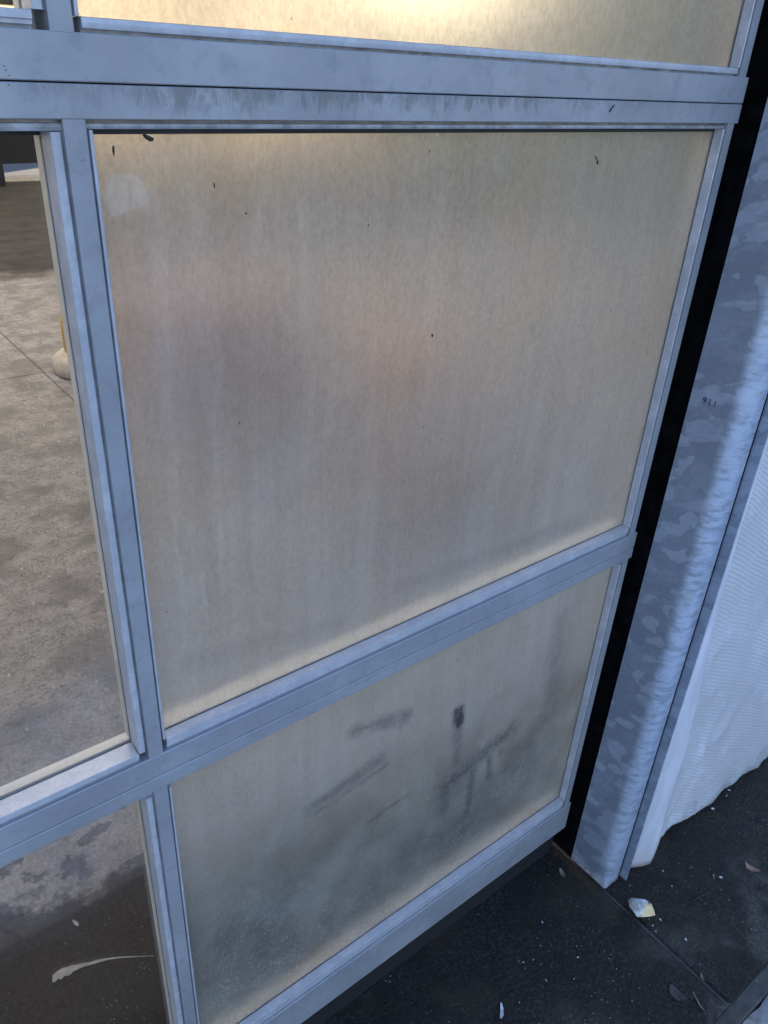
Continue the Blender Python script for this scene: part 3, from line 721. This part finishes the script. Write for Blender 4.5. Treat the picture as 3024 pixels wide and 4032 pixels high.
# tall tube, subdivided in height so that the edges can be slightly uneven
N = 200; zlo, zhi = -2.447, 2.6
rings = []
for k in range(N+1):
    z = zlo+(zhi-zlo)*(k/N)**1.6
    row = []
    for (x, y) in outline(.009+.033*min(1, max(0, (z-zlo)/.22))**.8):
        d = .0009*mnoise.noise(Vector((x*6, y*6, z*7)))+.0005*mnoise.noise(Vector((x*30, y*30, z*31)))
        if k < 2: d += -.004+.002*mnoise.noise(Vector((x*60, y*60, 2)))
        row.append(b.verts.new(W(x+d, y+d*.6, z)))
    rings.append(row)
for A, B in zip(rings[:-1], rings[1:]):
    for i in range(len(pts)): b.faces.new((A[i], A[(i+1) % len(pts)], B[(i+1) % len(pts)], B[i]))
b.faces.new(rings[0][::-1]); b.faces.new(rings[-1])
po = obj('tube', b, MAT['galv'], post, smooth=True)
po.data.polygons.foreach_set('use_smooth', [True]*len(po.data.polygons))
try: po.data.set_sharp_from_angle(angle=R(50))
except Exception: pass
# the little printed number on its side
fc = bpy.data.curves.new('printed_mark', 'FONT'); fc.body = '911'; fc.size = .0125; fc.extrude = .00008; fc.space_character = 1.25
tmp = bpy.data.objects.new('printed_mark_tmp', fc); col.objects.link(tmp)
dg = bpy.context.evaluated_depsgraph_get(); me = bpy.data.meshes.new_from_object(tmp.evaluated_get(dg))
bpy.data.objects.remove(tmp); me.materials.clear(); me.materials.append(MAT['ink'])
mk = bpy.data.objects.new('printed_mark', me); col.objects.link(mk); mk.parent = post
mk.location = W(1.7640, -.068, -.686)-BASE[post]
mk.rotation_euler = (R(90), 0, R(-90))
mk['label'] = 'tiny black printed number'

ang = empty('steel_angle', W(1.846, -.13, -2.45), 'thin galvanised angle between the steel post and the white tarp', 'angle bar')
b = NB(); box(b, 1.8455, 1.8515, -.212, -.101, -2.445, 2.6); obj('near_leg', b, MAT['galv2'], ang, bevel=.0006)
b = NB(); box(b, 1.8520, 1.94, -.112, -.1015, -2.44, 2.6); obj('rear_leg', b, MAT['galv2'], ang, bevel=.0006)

b = NB(); box(b, 1.8387, 1.8453, -.1845, -.15, -2.444, 2.6); obj('dark_gap_strip', b, MAT['jamb'], ang)  # added black strip standing in for the darkness of the gap
# ------------------------------------------------------------------ tarp
tarp = empty('tarp', W(2.8, -.19, -2.45), 'white woven plastic tarp hanging over the wall to the right of the post', 'tarp')
hem = [(1.85, -2.36), (2.05, -2.381), (2.13, -2.388), (2.198, -2.402), (2.25, -2.418), (2.323, -2.424), (2.472, -2.427), (2.76, -2.44), (3.4, -2.442), (6.0, -2.44)]
def hz(x):
    for (a, za), (c, zc) in zip(hem[:-1], hem[1:]):
        if x <= c: return za+(zc-za)*max(0, (x-a))/(c-a)
    return hem[-1][1]
b = NB(); nx, nz = 240, 170; rows = []
for i in range(nx+1):
    x = 1.8545+(5.6-1.8545)*(i/nx)**1.3; row = []
    z0 = hz(x)+.004*mnoise.noise(Vector((x*14, 0, 9)))+.004*mnoise.noise(Vector((x*55, 0, 3)))
    for j in range(nz+1):
        t = j/nz; z = z0+(2.3-z0)*t**1.4
        y = -.188 + .011*mnoise.noise(Vector((x*2.2+z*.9, z*.8, 2)))+.006*mnoise.noise(Vector((x*5.5+z*2.6, z*1.1, 5)))+.003*mnoise.noise(Vector((x*14, z*5, 7)))
        rg_ = 1-abs(mnoise.noise(Vector((x*3.1+z*1.4, z*1.6-x*.8, 12))))*2.2; y -= .010*max(0, rg_)**3
        rg_ = 1-abs(mnoise.noise(Vector((x*6.3-z*2.4, z*3.1, 31))))*2.2; y -= .002*max(0, rg_)**3
        y += .012*math.exp(-((z-z0)/.05)**2)*mnoise.noise(Vector((x*9, 1, 1)))-.012*math.exp(-((z-z0)/.03)**2)
        # diagonal pull folds near the bottom left corner
        y -= .016*math.exp(-(((x-2.12)+(z+2.1)*-.22)/.03)**2)*math.exp(-((z+2.15)/.25)**2)
        y += .014*math.exp(-(((x-2.19)+(z+2.1)*-.22)/.04)**2)*math.exp(-((z+2.15)/.25)**2)
        y = min(y, -.150)
        k = min(1, (x-1.853)/.06); y = -.176*(1-k)+y*k
        row.append(b.verts.new(W(x, y, z)))
    rows.append(row)
for i in range(nx):
    for j in range(nz): b.faces.new((rows[i][j], rows[i+1][j], rows[i+1][j+1], rows[i][j+1]))
o = obj('sheet', b, MAT['tarp'], tarp, smooth=True)
s = o.modifiers.new('thickness', 'SOLIDIFY'); s.thickness = .0008
# overlapping plastic strip down its near edge
edge = [(2.6, 1.86), (.6, 1.855), (-.62, 1.862), (-.93, 1.875), (-1.19, 1.895), (-1.38, 1.915), (-1.86, 2.000), (-2.0, 2.012), (-2.16, 2.020), (-2.316, 2.000), (-2.45, 1.978)]
b = NB(); rows = []
n = 150
for k in range(n+1):
    z = 2.3+(-2.446-2.3)*k/n
    xe = 1.9
    for (za, xa), (zc, xc) in zip(edge[:-1], edge[1:]):
        if zc <= z <= za: xe = xc+(xa-xc)*(z-zc)/(za-zc)
    row = []
    for i in range(9):
        t = i/8; x = 1.8515+(xe-1.8515)*t
        y = -.204-.010*math.sin(math.pi*t)*(.6+.4*mnoise.noise(Vector((z*2, 0, 0))))+.004*mnoise.noise(Vector((x*14, z*5, 1)))
        zz = z+.062*(1-t)*max(0, (k-(n-12))/12)
        if z < -2.2: y -= .018*t*min(1, (-2.2-z)/.2)
        row.append(b.verts.new(W(x, y, zz)))
    rows.append(row)
for k in range(n):
    for i in range(8): b.faces.new((rows[k][i], rows[k][i+1], rows[k+1][i+1], rows[k+1][i]))
o = obj('edge_strip', b, MAT['film'], tarp, smooth=True)
s = o.modifiers.new('thickness', 'SOLIDIFY'); s.thickness = .0012

# ------------------------------------------------------------------ small things on the ground
def rock(name, cx, cy, sx, sy, sz, mat, label, cat, group=None, seed=1, rot=0, sub=2, flat=True, amp=.35, zoff=0):
    b = NB(); bmesh.ops.create_icosphere(b, subdivisions=sub, radius=1)
    ca, sa = math.cos(rot), math.sin(rot)
    for v in b.verts:
        d = 1+amp*mnoise.noise(v.co*1.3+Vector((seed*3.7, seed, 0)))
        # facet the lump by clamping against a few planes
        p = v.co*d
        for q in range(5):
            nn = Vector((math.sin(seed*9+q*2.1), math.cos(seed*5+q*1.7), .7*math.sin(q+seed))).normalized()
            dd = p.dot(nn)
            if dd > .72: p -= nn*(dd-.72)
        x, y, z = p.x*sx, p.y*sy, max(p.z, -.75)*sz
        v.co = W(cx+ca*x-sa*y, cy+sa*x+ca*y, -2.449+.75*sz+z+zoff)
    return tag(obj(name, b, mat, smooth=not flat), label, cat, group)
rock('stone', 1.795, -.312, .034, .046, .026, MAT['stone'], 'white and honey coloured angular stone on the wet concrete in front of the post', 'stone', seed=2, rot=.35, sub=2, amp=.25)

def strip(name, pts, widths, mat, label, cat, th=.0012, curl=0.0, group=None, z0=-2.4493):
    """thin flake following a ground polyline"""
    b = NB(); L = []; 
    n = len(pts)
    for i, (x, y) in enumerate(pts):
        if i == 0: dx, dy = pts[1][0]-x, pts[1][1]-y
        elif i == n-1: dx, dy = x-pts[-2][0], y-pts[-2][1]
        else: dx, dy = pts[i+1][0]-pts[i-1][0], pts[i+1][1]-pts[i-1][1]
        l = math.hypot(dx, dy) or 1; nx_, ny_ = -dy/l, dx/l; w = widths[i]
        zc = z0+curl*(abs(i/(n-1)-.5)*2)**2
        row = []
        for s_, zz in ((-1, zc+curl*.35), (0, zc), (1, zc+curl*.35)):
            row.append((b.verts.new(W(x+nx_*w*s_, y+ny_*w*s_, zz+th)), b.verts.new(W(x+nx_*w*s_, y+ny_*w*s_, zz))))
        L.append(row)
    for a, c in zip(L[:-1], L[1:]):
        for q in range(2):
            b.faces.new((a[q][0], a[q+1][0], c[q+1][0], c[q][0])); b.faces.new((a[q][1], c[q][1], c[q+1][1], a[q+1][1]))
        b.faces.new((a[0][0], c[0][0], c[0][1], a[0][1])); b.faces.new((a[2][0], a[2][1], c[2][1], c[2][0]))
    for e in (L[0], L[-1]): b.faces.new((e[0][0], e[1][0], e[2][0], e[2][1], e[1][1], e[0][1]))
    return tag(obj(name, b, mat, smooth=False), label, cat, group)
strip('dried_smear', [(.146, .606), (.156, .619), (.166, .616), (.180, .619), (.192, .612), (.205, .614), (.218, .609), (.232, .606), (.252, .597), (.275, .590), (.300, .580), (.335, .561), (.375, .535), (.420, .505)],
      [.004, .011, .016, .0135, .0145, .011, .0075, .007, .0048, .0052, .0030, .0026, .0014, .0008], MAT['smear'], 'white dried smear with a long thin tail, behind the lower clear pane', 'smear', th=.0008)
strip('paint_chip', [(.258, .762), (.262, .752), (.266, .742), (.264, .733)], [.002, .005, .005, .002], MAT['chip'], 'white curled chip on the floor above the long smear, behind the clear pane', 'paint chip', curl=.006)
strip('paint_chip', [(1.192, -.245), (1.184, -.258), (1.172, -.270), (1.160, -.276)], [.002, .0045, .005, .003], MAT['chip'], 'white curled chip at the bottom edge of the photo, under the bottom rail', 'paint chip', curl=.008)
strip('leaf', [(2.262, -.424), (2.258, -.438), (2.262, -.455), (2.272, -.476)], [.001, .010, .011, .001], MAT['leaf'], 'small brown dry leaf on the wet concrete below the tarp', 'leaf', curl=.008)
strip('leaf', [(1.694, -.040), (1.690, -.052), (1.685, -.064), (1.680, -.075)], [.001, .007, .008, .001], MAT['twig'], 'pale curled leaf in the shadow left of the post foot', 'leaf', curl=.006)
strip('leaf', [(1.665, -.520), (1.655, -.538), (1.655, -.558), (1.668, -.578)], [.004, .016, .017, .003], MAT['leafdark'], 'dark wet leaf flat on the concrete near the kerb', 'leaf', curl=.003)
strip('leaf', [(1.772, -.556), (1.765, -.566), (1.757, -.577)], [.001, .004, .001], MAT['leaf'], 'slim tan leaf lying by the joint in the concrete', 'leaf', curl=.006)
strip('twig', [(1.702, -.575), (1.693, -.594), (1.684, -.612), (1.681, -.629)], [.0012, .0016, .0016, .001], MAT['twig'], 'thin pale twig beside the dark leaf near the kerb', 'twig', th=.003)
strip('twig', [(1.975, -.398), (2.005, -.402), (2.040, -.411)], [.0014, .0018, .001], MAT['leafdark'], 'dark bent twig on the concrete between the stone and the brown leaf', 'twig', th=.003)
# scattered pale chips on the apron
chips = [(2135, 3632), (2115, 3695), (2275, 3770), (2128, 3725), (2270, 3725), (2100, 3780), (2060, 3790), (2045, 3948), (2260, 3855), (2610, 3430), (2838, 3455), (2870, 3545),
         (2810, 3448), (2555, 3620), (2600, 3622), (2570, 3645), (2582, 3668), (2480, 3488), (2870, 3112), (2860, 3135), (2805, 3185), (2150, 3860), (2980, 3863), (2645, 3490), (2700, 3700)]
cv = Vector(W(0, -1, 0)); F = 3099.43
for q, (px, py) in enumerate(chips):
    d = right*(px-1512)+down*(py-2016)+fwd*F
    tt = -cv.z/d.z; p = cv+d*tt; s_ = random.choice((.0016, .0022, .0026, .0034, .0052))
    rock('grit_chip', p.x/U, p.y/U, s_*random.uniform(1, 2.4), s_, s_*.4, MAT['chip'], 'tiny pale chip of grit or paint lying on the wet concrete apron', 'grit chip', 'pale grit chips scattered on the wet concrete', seed=q+3, rot=random.uniform(0, 3), sub=1)
# black flakes stuck to the big frosted pane
def flake(pts, y, label):
    b = NB(); A = [b.verts.new(W(x, y, z)) for x, z in pts]; B = [b.verts.new(W(x, y-.0022, z)) for x, z in pts]
    b.faces.new(A); b.faces.new(B[::-1]); n = len(pts)
    for i in range(n): b.faces.new((A[i], B[i], B[(i+1) % n], A[(i+1) % n]))
    return tag(obj('flake', b, MAT['ink']), label, 'flake', 'black flakes stuck to the large frosted pane')
flake([(.4265, -.0915), (.4300, -.0905), (.4370, -.0935), (.4410, -.0955), (.4390, -.0985), (.4350, -.0990), (.4300, -.0960)], .0249, 'larger black wedge shaped flake near the top left corner of the large frosted pane')
flake([(.3875, -.1040), (.3892, -.1030), (.3890, -.1100), (.3880, -.1150), (.3868, -.1090)], .0249, 'slender dark flake just left of and below the black wedge flake on the frosted pane')

flake([(1.3045, -.0445), (1.3060, -.0440), (1.2965, -.0560), (1.2945, -.0558)], -.0001, 'thin black splinter lying slanted on the rail just above the big frosted pane')
flake([(1.3170, -.1400), (1.3190, -.1405), (1.3195, -.1445), (1.3178, -.1455), (1.3165, -.1430)], .0249, 'small black speck with a hair, near the top right of the large frosted pane')
flake([(1.3085, -.1310), (1.3092, -.1310), (1.3174, -.1400), (1.3168, -.1402)], .0249, 'fine hair just above the black speck at the top right of the large frosted pane')
flake([(.9330, -.4160), (.9345, -.4165), (.9355, -.4200), (.9340, -.4225), (.9325, -.4190)], .0249, 'lone dark speck in the middle of the large frosted pane')
flake([(.5195, -.1500), (.5202, -.1500), (.5206, -.1560), (.5198, -.1560)], .0249, 'tiny upright sliver on the large frosted pane, right of the pale disc')
flake([(.5655, -.1900), (.5672, -.1895), (.5675, -.1915), (.5660, -.1922)], .0249, 'tiny dark dot right of and below the pale disc on the large frosted pane')
